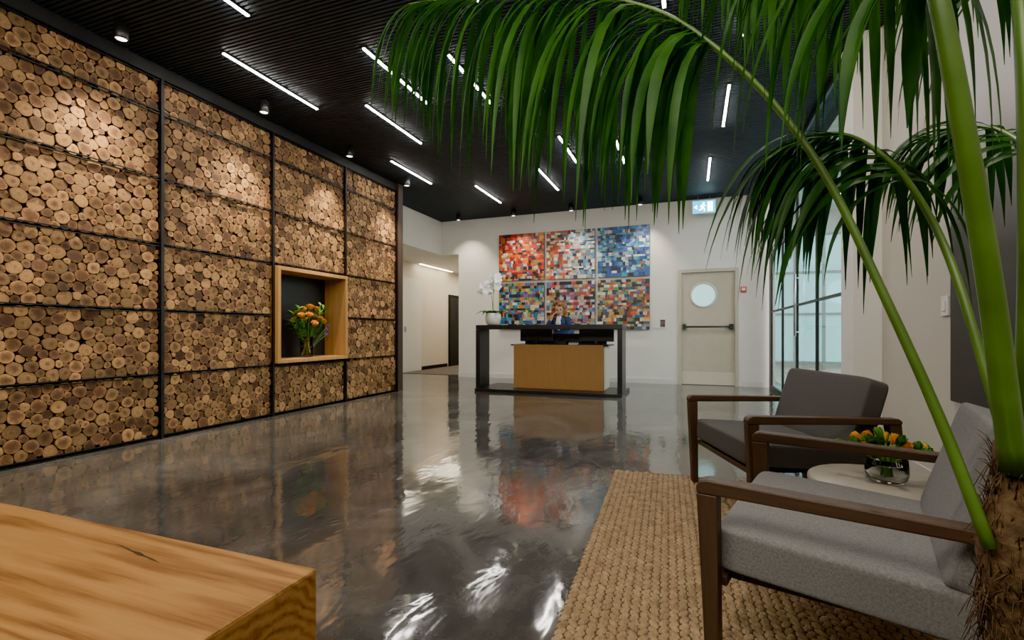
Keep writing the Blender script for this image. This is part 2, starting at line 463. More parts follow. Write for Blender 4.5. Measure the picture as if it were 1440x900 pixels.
# outside of the glass
struct('floor_outer', MB().box(1.6, 7, 3, 14, -.1, -.002), M['out_floor'], 'pale floor beyond the glass partition')
struct('wall_outer', MB().box(1.4, 7, 13.5, 13.6, 0, 4), M['out_wall'], 'pale wall beyond the glass partition')
struct('wall_outer_side', MB().box(6.9, 7, 3, 13.5, 0, 4), M['out_wall'], 'side wall beyond the glass partition')
struct('ceiling_outer', MB().box(1.6, 7, 3, 13.6, 3.9, 4), M['out_wall'], 'ceiling beyond the glass partition')
struct('wall_outer_back', MB().box(1.6, 7, 2.9, 3, 0, 4), M['out_wall'], 'near end wall beyond the partition')
w2 = struct('window_2', MB().box(1.75, 4.6, 13.44, 13.46, .3, 3.3), M['teal_glow'], 'teal window far beyond the glass partition')
mb = MB()
for xx in (1.7, 2.3, 2.9, 3.5, 4.1, 4.6): mb.box(xx, xx+.06, 13.38, 13.44, .1, 3.4)
for zz in (.22, 1.4, 2.4, 3.3): mb.box(1.7, 4.67, 13.39, 13.44, zz, zz+.06)
mb.build('window_frame', M['out_frame'], w2)
# door in the back wall
d1 = struct('door_1', MB().rbox(-.19, .74, BY+.03, BY+.08, .01, 2.13, .004), M['cream'], 'cream fire door with a round porthole')
MB().box(-.25, -.19, BY-.02, BY+.1, 0, 2.19).box(.74, .80, BY-.02, BY+.1, 0, 2.19).box(-.19, .74, BY-.02, BY+.1, 2.13, 2.19).build('door_frame', M['cream'], d1)
T = Matrix.Translation((.20, BY+.03, 1.70)) @ Matrix.Rotation(R(90), 4, 'X')
MB().lathe([(.245, 0), (.245, .012), (.21, .018), (.205, .0)], 36, T=T).build('porthole_ring', M['white_trim'], d1)
MB().lathe([(.205, .001), (.205, .006)], 36, T=T, sm=False).build('porthole_pane', M['porthole'], d1)
MB().tube([(-.15, BY-.05, 1.1), (.70, BY-.05, 1.1)], .016, 8).box(-.17, -.11, BY-.07, BY+.03, 1.05, 1.15).box(.64, .71, BY-.07, BY+.03, 1.05, 1.15).build('push_bar', M['table_dark'], d1)
MB().box(-.19, .74, BY+.022, BY+.03, .01, .25).build('kick_plate', M['cream2'], d1)

# ------------------------------------------------------------------ log wall
colsY = [.56, 1.85, 3.14, 4.43, 5.72, 7.01]
rowsZ = [.02, .6, 1.2, 1.815, 2.43, 3.05, 3.36]
colname = [None, 'leftmost column', 'second column from left', 'niche column', 'rightmost column']
rowname = ['bottom row', 'second row up', 'third row up', 'fourth row up', 'fifth row up', 'top row']
rng = random.Random(11)
NL = 18
def pack(w, h):
    cs = []
    for thr, att in ((.044, 60), (.040, 240), (.036, 600), (.032, 1100), (.028, 1400), (.024, 1500), (.020, 1400), (.016, 1100), (.013, 500)):
        if h < thr*2: continue
        for _ in range(att):
            x = rng.uniform(thr*.9, w-thr*.9); yv = rng.uniform(thr*.9, h-thr*.9)
            mr = min(x*1.08, (w-x)*1.08, yv*1.08, (h-yv)*1.08, thr*1.12)
            for c in cs:
                dd = math.hypot(c[0]-x, c[1]-yv)-c[2]
                if dd < mr:
                    mr = dd
                    if mr < thr: break
            if mr >= thr: cs.append((x, yv, mr))
    out = []
    for i, (x, yv, r) in enumerate(cs):
        nb_ = []
        for j, (a, b, q) in enumerate(cs):
            if j == i: continue
            D = math.hypot(a-x, b-yv)
            if D < 1.6*(r+q)+.03: nb_.append(((a-x)/D, (b-yv)/D, (D*D+r*r-q*q)/(2*D)))
        lim = []
        for k in range(NL):
            an = 2*math.pi*k/NL; ca, sa = math.cos(an), math.sin(an)
            L = r*1.5
            if ca > .01: L = min(L, (w-x)/ca)
            if ca < -.01: L = min(L, x/-ca)
            if sa > .01: L = min(L, (h-yv)/sa)
            if sa < -.01: L = min(L, yv/-sa)
            for (ux, uy, t) in nb_:
                c_ = ca*ux+sa*uy
                if c_ > .1: L = min(L, t/c_)
            lim.append(L*.99)
        sm = lim[:]
        for _ in range(2):
            sm = [min(lim[k], .25*sm[k-1]+.5*sm[k]+.25*sm[(k+1) % NL]) for k in range(NL)]
        out.append((x, yv, r, sm))
    return out
def log_geo(ol):
    n = NL
    A = [2*math.pi*k/n for k in range(n)]
    tilt = rng.uniform(-.06, .06); tilt2 = rng.uniform(-.06, .06)
    vs = [(0, 0, 0)]; rad = [0.0]
    for (s, x, q) in ((.5, 0, .5), (.95, -.001, .94), (1.0, -.004, 1.0), (1.0, -.26, 1.0)):
        for k, a in enumerate(A):
            yy, zz = ol[k]*s*math.cos(a), ol[k]*s*math.sin(a)
            vs.append((x+(yy*tilt+zz*tilt2 if x > -.1 else 0), yy, zz)); rad.append(q)
    fs = []
    for k in range(n):
        k2 = (k+1) % n
        fs.append((0, 1+k, 1+k2))
        for j in range(3):
            fs.append((1+j*n+k, 1+(j+1)*n+k, 1+(j+1)*n+k2, 1+j*n+k2))
    return vs, fs, rad
def log_mesh(name, items):
    V = []; Fc = []; A = []
    for (off, vs, fs, rad, r1, r2) in items:
        b = len(V)
        V += [(off[0]+p[0], off[1]+p[1], off[2]+p[2]) for p in vs]
        Fc += [[b+i for i in f] for f in fs]
        for q in rad: A += [q, r1, r2, 1.0]
    me = bpy.data.meshes.new(name); me.from_pydata(V, [], Fc)
    at = me.attributes.new('lg', 'FLOAT_COLOR', 'POINT'); at.data.foreach_set('color', A)
    me.materials.append(M['log']); me.update()
    return me
logs = []
for ci in range(5):
    for ri in range(6):
        if ci == 3 and ri in (1, 2): continue
        y0, y1 = colsY[ci]+.013, colsY[ci+1]-.013
        z0, z1 = rowsZ[ri]+.004, rowsZ[ri+1]-.004
        for (a, b, r, ol) in pack(y1-y0, z1-z0):
            c = Vector((-4.676-rng.uniform(0, .018), y0+a, z0+b))
            u, v, d = proj(c)
            vis = 5 < u < 1440 and 5 < v < 700 and ci > 0 and not (v > 640 and u < 40)
            logs.append((sum(ol)/NL/d if vis else 0, ci, ri, c, ol))
logs.sort(key=lambda t: -t[0])
rest = []
for i, (sz, ci, ri, c, ol) in enumerate(logs):
    vs, fs, rad = log_geo(ol)
    r1, r2 = rng.random(), rng.random()
    if i < 300:
        me = log_mesh('log', [((0,0,0), vs, fs, rad, r1, r2)])
        o = bpy.data.objects.new('log', me); C.objects.link(o); o.location = c
        tag(o, 'large cut log in the %s, %s of log wall' % (rowname[ri], colname[ci]), 'log', 'large logs in the %s, %s' % (rowname[ri], colname[ci]))
    else:
        rest.append((c, vs, fs, rad, r1, r2))
print('LOGS', len(logs))
o = bpy.data.objects.new('stacked_logs', log_mesh('stacked_logs', rest)); C.objects.link(o)
tag(o, 'smaller and farther cut logs filling the black steel wall rack', 'logs', None, 'stuff')
rack = thing('log_rack', 'black steel grid rack holding the stacked log wall', 'rack', (-4.65, 3.8, 0))
def rel(mb): 
    mb.v = [v-Vector((-4.65, 3.8, 0)) for v in mb.v]; return mb
for yy in colsY:
    rel(MB().box(-4.668, -4.644, yy-.0135, yy+.0135, 0, 3.365)).build('post', M['steel'], rack)
for zz in rowsZ:
    spans = [(.56, 7.01)]
    if abs(zz-1.2) < .01: spans = [(.56, 4.43), (5.72, 7.01)]
    for (a, b) in spans:
        for dz in (-.013, .013):
            rel(MB().box(-4.668, -4.658, a, b, max(0, zz+dz-.005), zz+dz+.005)).build('rail', M['steel'], rack)

# niche
nc = thing('display_niche', 'oak framed display niche set into the log wall', 'niche', (-4.8, 5.075, .6))
def nb(x0, x1, y0, y1, z0, z1): 
    return MB().rbox(x0+4.8, x1+4.8, y0-5.075, y1-5.075, z0-.6, z1-.6, .003, 1)
Y0, Y1, Z0, Z1 = 4.452, 5.70, .625, 1.79
nb(-4.985, -4.60, Y0, Y1, Z0, Z0+.045).build('bottom_board', M['oak_v'], nc)
nb(-4.985, -4.60, Y0, Y1, Z1-.045, Z1).build('top_board', M['oak_v'], nc)
nb(-4.985, -4.60, Y0, Y0+.045, Z0+.045, Z1-.045).build('side_board', M['oak_v'], nc)
nb(-4.985, -4.60, Y1-.045, Y1, Z0+.045, Z1-.045).build('side_board', M['oak_v'], nc)
nb(-4.985, -4.97, Y0+.045, Y1-.045, Z0+.045, Z1-.045).build('back_panel', M['black'], nc)

# ------------------------------------------------------------------ flowers
def blossom_mb(r, layers=3, n=5, openness=.9):
    mb = MB()
    for L in range(layers):
        op = openness*(.35+.65*L/(max(1, layers-1)))
        for k in range(n):
            a = 2*math.pi*(k+.5*L)/n
            vs = []
            for i in range(5):
                s = i/4
                th = op*s*1.3
                rad = r*(math.sin(th))*.8+.12*r*s
                h = r*1.15*s*math.cos(op*s*.75)
                w = r*.5*math.sin(math.pi*(.12+.80*s))
                for t in (-1, 0, 1):
                    vs.append(((rad-abs(t)*.1*r)*math.cos(a)-t*w*math.sin(a), (rad-abs(t)*.1*r)*math.sin(a)+t*w*math.cos(a), h))
            fs = [(i*3+j, i*3+j+1, (i+1)*3+j+1, (i+1)*3+j) for i in range(4) for j in range(2)]
            mb.add(vs, fs, 0, True)
    return mb
def orient(direction, loc=(0,0,0)):
    q = Vector(direction).to_track_quat('Z', 'Y')
    return Matrix.Translation(loc) @ q.to_matrix().to_4x4()
def flower(base, top, r, mat, label, group, opn=.9, name='flower', lay=3, stretch=1.0):
    root = thing(name, label, 'flower', base, 0, group)
    d = Vector(top)-Vector(base)
    pts = catmull([Vector((0,0,0)), d*.5+Vector((0,0,.02)), d], 6)
    MB().tube(pts, .0035, 5).build('stem', M['stem'], root)
    b = blossom_mb(r, lay, 5, opn)
    Tm = orient(pts[-1]-pts[-2], d) @ Matrix.Diagonal((1, 1, stretch, 1))
    b.v = [Tm @ v for v in b.v]
    b.build('blossom', mat, root)
    return root
def leaflet(mb, base, d0, L, W, up, grav, n=6, m=0, fold=.25):
    d = d0.normalized(); p = Vector(base)
    side = d.cross(up)
    side = side.normalized() if side.length > 1e-4 else Vector((1,0,0))
    vs = []
    for i in range(n+1):
        s = i/n
        w = W*.5*(math.sin(math.pi*(.10+.86*s))**.75)*(1.0 if s < .5 else (1-((s-.5)/.5)**1.4*.8))
        if i == n: w = W*.03
        nr = side.cross(d).normalized()
        vs += [p-side*w+nr*w*fold, p.copy(), p+side*w+nr*w*fold]
        d = (d+Vector((0,0,-grav/n))).normalized()
        sd = side-d*side.dot(d)
        if sd.length > 1e-4: side = sd.normalized()
        p = p+d*(L/n)
    fs = [(i*3+j, i*3+j+1, (i+1)*3+j+1, (i+1)*3+j) for i in range(n) for j in range(2)]
    mb.add(vs, fs, m, True)
def sprig(base, top, label, group, n=9, ll=.09, mat=None, name='foliage_sprig'):
    root = thing(name, label, 'foliage', base, 0, group)
    d = Vector(top)-Vector(base)
    pts = catmull([Vector((0,0,0)), d*.5+Vector((0,0,.02)), d], 8)
    MB().tube(pts, .003, 5).build('stem', M['stem'], root)
    mb = MB()
    for i in range(n):
        t = .5+.5*i/(n-1); k = min(7, int(t*8)); p = pts[k].lerp(pts[k+1], t*8-k)
        a = i*2.4
        dr = (d.normalized()*.7+Vector((math.cos(a), math.sin(a), .1))).normalized()
        leaflet(mb, p, dr, ll, ll*.26, Vector((0,0,1)) if abs(dr.z) < .95 else Vector((1,0,0)), .6, 4)
    mb.build('leaves', mat or M['green_bud'], root)
    return root

# vase in the niche
vz = Z0+.046; vc = (-4.76, 5.08)
vs_ = thing('glass_vase', 'tall clear glass vase standing in the oak wall niche', 'vase', (*vc, vz))
MB().lathe([(.07, 0), (.078, .01), (.08, .27), (.074, .27), (.072, .02), (.001, .018)], 28).build('vase_body', M['glass'], vs_)
rg = random.Random(3)
for i in range(15):
    a = i*2.399; q = math.sqrt((i+.5)/15)
    x, yy = .16*q*math.cos(a), .23*q*math.sin(a)
    top = (vc[0]+max(-.12, min(.16, x+.03)), vc[1]+yy*1.0, vz+.37+.27*(1-q*q)+rg.uniform(-.03, .06))
    base = (vc[0]+.03*math.cos(a+3), vc[1]+.03*math.sin(a+3), vz+.03)
    if i % 5 in (2, 4):
        flower(base, top, .056, M['yellow'], 'yellow flower among the orange blooms in the niche vase', 'yellow flowers in the niche vase', 1.1)
    else:
        flower(base, top, .062, M['orange'], 'orange flower in the tall glass vase of the wall niche', 'orange flowers in the niche vase', .95)
for i in range(24):
    a = i*2.1+.4
    top = (vc[0]+.14*math.cos(a)+.03, vc[1]+.29*math.sin(a)*rg.uniform(.5, 1), vz+.30+rg.uniform(.0, .40))
    base = (vc[0]+.03*math.cos(a+3), vc[1]+.03*math.sin(a+3), vz+.03)
    sprig(base, top, 'green foliage sprig in the tall glass vase of the wall niche', 'foliage in the niche vase', 10, .115)
for i in range(3):
    a = -1.2+i*.35
    flower((vc[0], vc[1], vz+.03), (vc[0]+.1, vc[1]+.22+.02*i, vz+.28+.06*i), .035, M['purple'], 'small violet flower at the edge of the niche bouquet', 'violet flowers in the niche vase', .8)

# ------------------------------------------------------------------ ceiling lights
strips = [(-3.92, 3.18, 4.34, 'LED strip light nearest the log wall, above its second column'),
 (-3.27, 1.72, 2.87, 'LED strip light cut off by the top left edge of the photo'),
 (-3.35, 4.45, 5.60, 'LED strip light left of the long palm leaf tips'),
 (-4.10, 6.03, 7.18, 'LED strip light near the far end of the log wall'),
 (-2.70, 3.55, 4.70, 'LED strip light seen between the leftmost palm leaves'),
 (-2.05, 3.90, 5.05, 'LED strip light half hidden by the hanging palm leaves'),
 (-3.45, 7.55, 8.70, 'LED strip light above the left end of the reception desk'),
 (-2.20, 7.09, 8.27, 'LED strip light above the middle of the reception desk'),
 (-1.59, 6.01, 7.18, 'LED strip light in front of the desk, just right of the palm leaf curtain'),
 (-.93, 6.30, 7.45, 'LED strip light in front of the rightmost collage panels'),
 (-.26, 5.10, 6.20, 'LED strip light left of the arching palm stem, midway along the ceiling'),
 (.35, 5.35, 6.40, 'LED strip light close to the glass partition, second from the camera'),
 (.24, 7.49, 8.60, 'LED strip light nearest the green exit sign'),
 (.41, 3.35, 4.50, 'LED strip light close to the glass partition, nearest the camera'),
 (-.20, 2.75, 3.90, 'LED strip light at the top edge above the palm stem'),
 (-1.5, 2.2, 3.35, 'LED strip light behind the densest palm leaves at the top')]
for (x, a, b, lab) in strips:
    L = b-a
    t = thing('led_strip_light', lab, 'ceiling light', (x, (a+b)/2, CZ), 0, 'LED strip lights in the slatted ceiling')
    MB().box(-.018, .018, -L/2-.01, L/2+.01, -.014, 0).build('housing', M['black'], t)
    MB().box(-.0115, .0115, -L/2, L/2, -.02, -.0142).build('diffuser', M['led'], t)
def spot(name, loc, target, energy, size, color, blend=.7, rad=.03):
    l = bpy.data.lights.new(name, 'SPOT'); l.energy = energy; l.spot_size = R(size); l.spot_blend = blend
    l.color = color; l.shadow_soft_size = rad
    o = bpy.data.objects.new(name, l); C.objects.link(o); o.location = loc
    o.rotation_euler = (Vector(target)-Vector(loc)).to_track_quat('-Z', 'Y').to_euler()
def area(name, loc, target, energy, sx, sy, color):
    l = bpy.data.lights.new(name, 'AREA'); l.shape = 'RECTANGLE'; l.size = sx; l.size_y = sy
    l.energy = energy; l.color = color
    o = bpy.data.objects.new(name, l); C.objects.link(o); o.location = loc
    o.rotation_euler = (Vector(target)-Vector(loc)).to_track_quat('-Z', 'Y').to_euler()
WARM = (1, .79, .50)
sp = [(-4.30, 2.58, 'nearest'), (-4.30, 3.97, 'second'), (-4.30, 5.36, 'third'), (-4.30, 6.75, 'fourth')]
def canister(x, y, lab, grp):
    t = thing('ceiling_spotlight', lab, 'spotlight', (x, y, CZ), 0, grp)
    MB().lathe([(.02, 0), (.02, -.03), (.05, -.032), (.052, -.15), (.046, -.155), (.042, -.14), (.001, -.138)][::-1], 20).build('canister', M['black'], t)
    MB().lathe([(.001, -.1455), (.038, -.1455), (.038, -.1415), (.001, -.1415)], 18).build('lens', M['lens'], t)
for (x, y, w) in sp:
    canister(x, y, 'black cylinder spotlight beside the log wall, %s from the camera' % w, 'spotlights along the log wall')
    spot('log_spot', (x, y, CZ-.165), (-4.70, y, .5), 185, 80, WARM, 1)
spot('log_spot', (-4.30, 1.2, CZ-.165), (-4.70, 1.2, .5), 185, 80, WARM, 1)
for (x, y, w) in ((-4.6, 9.2, 'leftmost above the corridor corner'), (-3.39, 9.25, 'above the left column of collage panels'), (-2.2, 9.25, 'above the middle column of collage panels'), (-.9, 9.25, 'right of the collage, nearest the exit sign')):
    canister(x, y, 'black cylinder spotlight %s' % w, 'spotlights along the back wall')
    spot('wall_spot', (x, y, CZ-.165), (x, BY+.1, 2.0), 52, 78, (1, .87, .66), .85)
# corridor lights
t = thing('corridor_strip_light', 'warm light strip along the corridor ceiling edge', 'ceiling light', (-6.5, 11.7, 2.75))
MB().box(-.04, .04, -.9, .9, -.012, 0).build('housing', M['white_trim'], t)
MB().box(-.03, .03, -.88, .88, -.02, -.0122).build('diffuser', M['led_warm'], t)
area('corridor_light', (-5.8, 13, 2.7), (-5.8, 13, 0), 42, .8, 4, (1, .84, .62))
area('corridor_light', (-5.95, 8.8, 2.7), (-5.95, 8.8, 0), 12, .6, 1.5, (1, .86, .66))
# light in the outer hall and behind the viewer
area('outer_light', (4, 9, 3.8), (4, 9, 0), 440, 3, 6, (.94, .97, .96))
area('rear_room_light', (-1.3, -1.0, 3.3), (-1.6, 3.5, .6), 140, 4.5, 1.0, (1, .90, .74))
spot('niche_fill_spot', (-3.3, 5.1, CZ-.2), (-4.8, 5.1, 1.05), 140, 28, (1, .88, .68))  # added lamp with no fixture, brightens the flowers in the niche
spot('seating_spot', (.3, 1.9, CZ-.1), (.45, 2.2, .4), 75, 80, (1, .9, .74))
spot('orchid_fill_spot', (-3.0, 6.3, CZ-.1), (-3.2, 7.76, 1.65), 60, 26, (1, .95, .88), .6)  # added lamp with no fixture, lifts the white orchid off the wall

# exit sign
t = thing('exit_sign', 'lit blue green exit sign with running figure hanging below the ceiling', 'exit sign', (.2, 9.55, 3.28))
MB().rbox(-.20, .20, -.03, .03, -.12, .12, .008, 2).build('sign_box', M['white_trim'], t)
MB().box(-.193, .193, -.034, -.0305, -.113, .113).build('face_panel', M['teal_em'], t)
for s in (-.1, .1): MB().tube([(s, 0, .12), (s, 0, .22)], .006, 6).build('hanger', M['chrome'], t)
mb = MB(); yq = -.036
MB().box(.06, .15, yq-.001, yq, -.085, .085).build('door_symbol', M['white_em'], t)
def seg(a, b, w):
    a = Vector((a[0], yq, a[1])); b = Vector((b[0], yq, b[1])); mb.tube([a, b], w, 5)
mb.ball((-.005, yq, .066), .018, (1, .3, 1), 10, 6)
seg((-.008, .055), (-.025, -.015), .016); seg((-.025, -.015), (.01, -.035), .011); seg((.01, -.035), (.005, -.08), .010)
seg((-.025, -.015), (-.05, -.05), .011); seg((-.05, -.05), (-.085, -.055), .010)
seg((-.01, .03), (.03, .015), .009); seg((-.01, .03), (-.05, .025), .009); seg((-.05, .025), (-.06, -.005), .008)
mb.build('running_figure', M['white_em'], t)
MB().add([(-.17, yq, .0), (-.115, yq, .04), (-.115, yq, -.04)], [(0, 2, 1)]).build('arrow', M['white_em'], t)

# fire call point, switch, placard
t = thing('fire_call_point', 'small red fire alarm call point beside the cream door', 'fire alarm', (.88, BY, 1.78))
MB().rbox(-.05, .05, -.04, 0, -.05, .05, .005).build('case', M['red'], t); MB().box(-.03, .03, -.043, -.0402, -.02, .03).build('pane', M['paper'], t)
t = thing('light_switch', 'white wall switch on the grey wall by the big print', 'switch', (1.46, 3.72, 1.16))
MB().rbox(-.012, 0, -.045, .045, -.06, .06, .003).build('plate', M['white_trim'], t); MB().rbox(-.018, -.0122, -.02, .02, -.03, .03, .002).build('rocker', M['paper'], t)
t = thing('wall_placard', 'small white placard with a dark photo beside the collage', 'placard', (-.6, BY, 1.17))
MB().box(-.13, .13, -.012, 0, -.09, .09).build('card', M['paper'], t); MB().box(.02, .11, -.015, -.0122, -.07, .07).build('photo', M['photo_dark'], t)
# large print on right wall
t = thing('wall_print', 'large grey photographic canvas print on the right wall', 'picture', (1.46, 2.85, 1.8))
MB().rbox(-.05, -.001, -.7, .7, -1.2, 1.2, .004, 1).build('canvas', M['canvas'], t)

# ------------------------------------------------------------------ collage panels
PAL = {
 (0, 1): [(.62,.03,.02)]*4+[(.75,.16,.02)]*3+[(.8,.35,.05),(.35,.02,.03),(.75,.68,.6),(.08,.03,.06)],
 (1, 1): [(.7,.08,.03),(.75,.2,.05),(.8,.75,.68),(.7,.72,.72),(.25,.45,.62),(.1,.25,.5),(.05,.06,.1),(.78,.6,.4),(.5,.1,.08)],
 (2, 1): [(.02,.1,.42)]*3+[(.04,.22,.6)]*2+[(.1,.42,.7),(.35,.6,.72),(.7,.75,.78),(.01,.03,.12),(.03,.3,.4)],
 (0, 0): [(.05,.12,.4),(.02,.3,.5),(.15,.45,.55),(.7,.65,.5),(.3,.08,.3),(.75,.3,.06),(.08,.3,.15),(.03,.03,.08),(.6,.5,.1)],
 (1, 0): [(.6,.06,.05),(.78,.75,.7),(.75,.55,.3),(.1,.2,.45),(.02,.02,.04),(.5,.35,.1),(.55,.12,.2),(.3,.5,.6)],
 (2, 0): [(.6,.1,.04),(.03,.03,.05),(.7,.45,.08),(.35,.08,.05),(.04,.12,.3),(.5,.42,.3),(.15,.3,.12),(.7,.65,.55)],
}
rg = random.Random(21)
PW = 1.012; PH = .995
lab = {(0,1): 'square collage canvas of red and orange scraps, top left of six', (1,1): 'collage canvas fading from red to pale blue, top middle of six', (2,1): 'deep blue collage canvas, top right of the six behind the desk',
       (0,0): 'blue and multicoloured collage canvas above the orchid pot, bottom left of six', (1,0): 'red, white and dark collage canvas right behind the receptionist, bottom middle', (2,0): 'dark red, amber and brown collage canvas, bottom right of six'}
for (ci, ri), pal in PAL.items():
    x0 = -3.925+ci*1.068; z0 = 1.05+ri*1.05
    V = []; Fc = []; cols = []
    def quad(a, b, c, d, col):
        i = len(V); V.extend([a, b, c, d]); Fc.append((i, i+1, i+2, i+3)); cols.append(col)
    g = (.02, .02, .024)
    y0, y1 = -.045, 0
    quad((0,y1,0),(0,y0,0),(0,y0,PH),(0,y1,PH),g); quad((PW,y0,0),(PW,y1,0),(PW,y1,PH),(PW,y0,PH),g)
    quad((0,y0,PH),(PW,y0,PH),(PW,y1,PH),(0,y1,PH),g); quad((0,y1,0),(PW,y1,0),(PW,y0,0),(0,y0,0),g)
    quad((PW,y1,0),(0,y1,0),(0,y1,PH),(PW,y1,PH),g)
    zz = 0
    while zz < PH-1e-4:
        hh = rg.uniform(.03, .075)
        if PH-zz-hh < .03: hh = PH-zz
        xx = 0
        while xx < PW-1e-4:
            ww = rg.uniform(.025, .11)
            if PW-xx-ww < .03: ww = PW-xx
            c = rg.choice(pal)
            if (ci, ri) == (1, 1):
                c = rg.choice(pal[:2]+[pal[7], pal[8], pal[2]]) if xx/PW + rg.uniform(-.35, .35) < .45 else rg.choice(pal[2:7])
            if (ci, ri) == (0, 1) and zz/PH < .3+rg.uniform(-.15, .15): c = rg.choice(pal+PAL[(0,0)])
            if rg.random() < .16: c = rg.choice([(.75,.72,.66), (.03,.03,.04), (.03,.03,.04), (.2,.16,.12)])
            f = rg.uniform(.4, 1.0); c = tuple(min(.85, k*f) for k in c)
            quad((xx,y0,zz),(xx+ww,y0,zz),(xx+ww,y0,zz+hh),(xx,y0,zz+hh),c)
            xx += ww
        zz += hh
    me = bpy.data.meshes.new('collage_panel'); me.from_pydata(V, [], Fc)
    at = me.attributes.new('Col', 'FLOAT_COLOR', 'CORNER')
    at.data.foreach_set('color', [k for c in cols for _ in range(4) for k in (*c, 1.0)])
    me.materials.append(M['collage']); me.update()
    o = bpy.data.objects.new('collage_panel', me); C.objects.link(o); o.location = (x0, BY-.002, z0)
    tag(o, lab[(ci, ri)], 'picture', 'six collage panels behind the desk')

# ------------------------------------------------------------------ reception desk
dk = thing('reception_desk', 'black portal frame reception desk with an oak front block', 'desk', (-2.22, 7.8, 0))
def rd(mb): mb.v = [v-Vector((-2.22, 7.8, 0)) for v in mb.v]; return mb
rd(MB().rbox(-3.45, -1.0, 7.55, 7.97, 1.045, 1.12, .004)).build('counter_top', M['desk_black'], dk)
rd(MB().rbox(-3.45, -3.375, 7.55, 7.97, .05, 1.044, .004)).build('side_panel', M['desk_black'], dk)
rd(MB().rbox(-1.075, -1.0, 7.55, 7.97, .05, 1.044, .004)).build('side_panel', M['desk_black'], dk)
rd(MB().rbox(-3.45, -1.0, 7.50, 8.5, 0, .049, .004)).build('base_platform', M['desk_black'], dk)
rd(MB().rbox(-2.87, -1.34, 7.84, 7.90, .05, .79, .003)).build('front_panel', M['oak_panel'], dk)
rd(MB().rbox(-2.87, -2.82, 7.901, 8.5, .05, .765, .004)).build('end_panel', M['cream'], dk)
rd(MB().rbox(-1.38, -1.34, 7.901, 8.5, .05, .765, .004)).build('end_panel', M['cream'], dk)
rd(MB().rbox(-2.95, -1.27, 7.905, 8.55, .767, .79, .004)).build('work_surface', M['desk_black'], dk)
rd(MB().rbox(-2.80, -1.35, 8.245, 8.26, .791, .975, .003)).build('dark_backdrop', M['desk_black'], dk)  # added black sheet, darkens the bright gap between the monitors

def monitor(x, y, lab):
    t = thing('computer_monitor', lab, 'monitor', (x, y, .79), 0, 'monitors on the reception desk')
    MB().rbox(-.29, .29, -.02, .02, .05, .31, .006).build('screen', M['black'], t)
    MB().box(-.03, .03, -.035, -.02, .02, .18).build('stand', M['black'], t)
    MB().rbox(-.11, .11, -.09, .07, .0, .015, .004).build('base', M['black'], t)
monitor(-2.55, 8.12, 'black monitor on the desk, left of the receptionist')
monitor(-1.50, 8.12, 'black monitor at the right end of the reception desk')
t = thing('desk_phone', 'dark desk phone between the two monitors', 'phone', (-2.05, 8.05, .79))
MB().prism([(-.08, 0), (.08, 0), (.08, .07), (-.08, .03)], -.1, .1).build('phone_body', M['table_dark'], t, bevel=.004)
MB().tube([(-.06, -.08, .09), (-.06, -.04, .1), (-.06, .04, .1), (-.06, .08, .09)], [.02, .012, .012, .02], 8).build('handset', M['black'], t)
t = thing('paper_tray', 'white paper stack on the desk beside the right monitor', 'papers', (-1.86, 8.0, .79))
MB().rbox(-.07, .07, -.07, .07, 0, .035, .003).build('paper_stack', M['paper'], t); MB().rbox(-.08, .08, -.08, .08, .035, .043, .002).build('tray', M['table_dark'], t)

# orchid
oc = thing('potted_orchid', 'white orchid in a white pot on the reception counter', 'plant', (-3.22, 7.76, 1.12))
MB().lathe([(.085, 0), (.12, .03), (.138, .12), (.135, .20), (.122, .205), (.12, .19), (.115, .17)], 28).build('pot', M['ceramic'], oc)
MB().lathe([(.114, .15), (.116, .18), (.02, .19)], 24).build('soil', M['soil'], oc)
for k in range(6):
    a = k*1.05+.3; m_ = MB()
    leaflet(m_, Vector((.02*math.cos(a), .02*math.sin(a), .185)), Vector((math.cos(a), math.sin(a), 1.0)), .32, .11, Vector((0, 0, 1)), 1.6, 7)
    m_.build('leaf', M['palm'], oc)
for j, (dx, dy, hh) in enumerate(((.06, -.03, .80), (-.09, .02, .68))):
    pts = catmull([Vector((0, 0, .18)), Vector((dx*.3, dy, .45)), Vector((dx*.7, dy, hh-.06)), Vector((dx*1.3, dy-.04, hh)), Vector((dx*2.0, dy-.08, hh-.14))], 20)
    MB().tube(pts, .006, 6).build('flower_stem', M['stem'], oc)
    for q in range(9):
        p = pts[min(20, 9+int(q*1.35))]; a = q*1.9+j
        b = MB()
        for k in range(5):
            an = k*2*math.pi/5
            leaflet(b, Vector((0, 0, 0)), Vector((math.cos(an), math.sin(an), .35)), .08, .11, Vector((0, 0, 1)), .1, 4)
        Tm = orient(Vector((.8*math.sin(a), -1, .3*math.cos(a))), p+Vector((.055*math.sin(a), -.03, .04*math.cos(a))))
        b.v = [Tm @ v for v in b.v]
        b.build('blossom', M['petal_white'], oc)

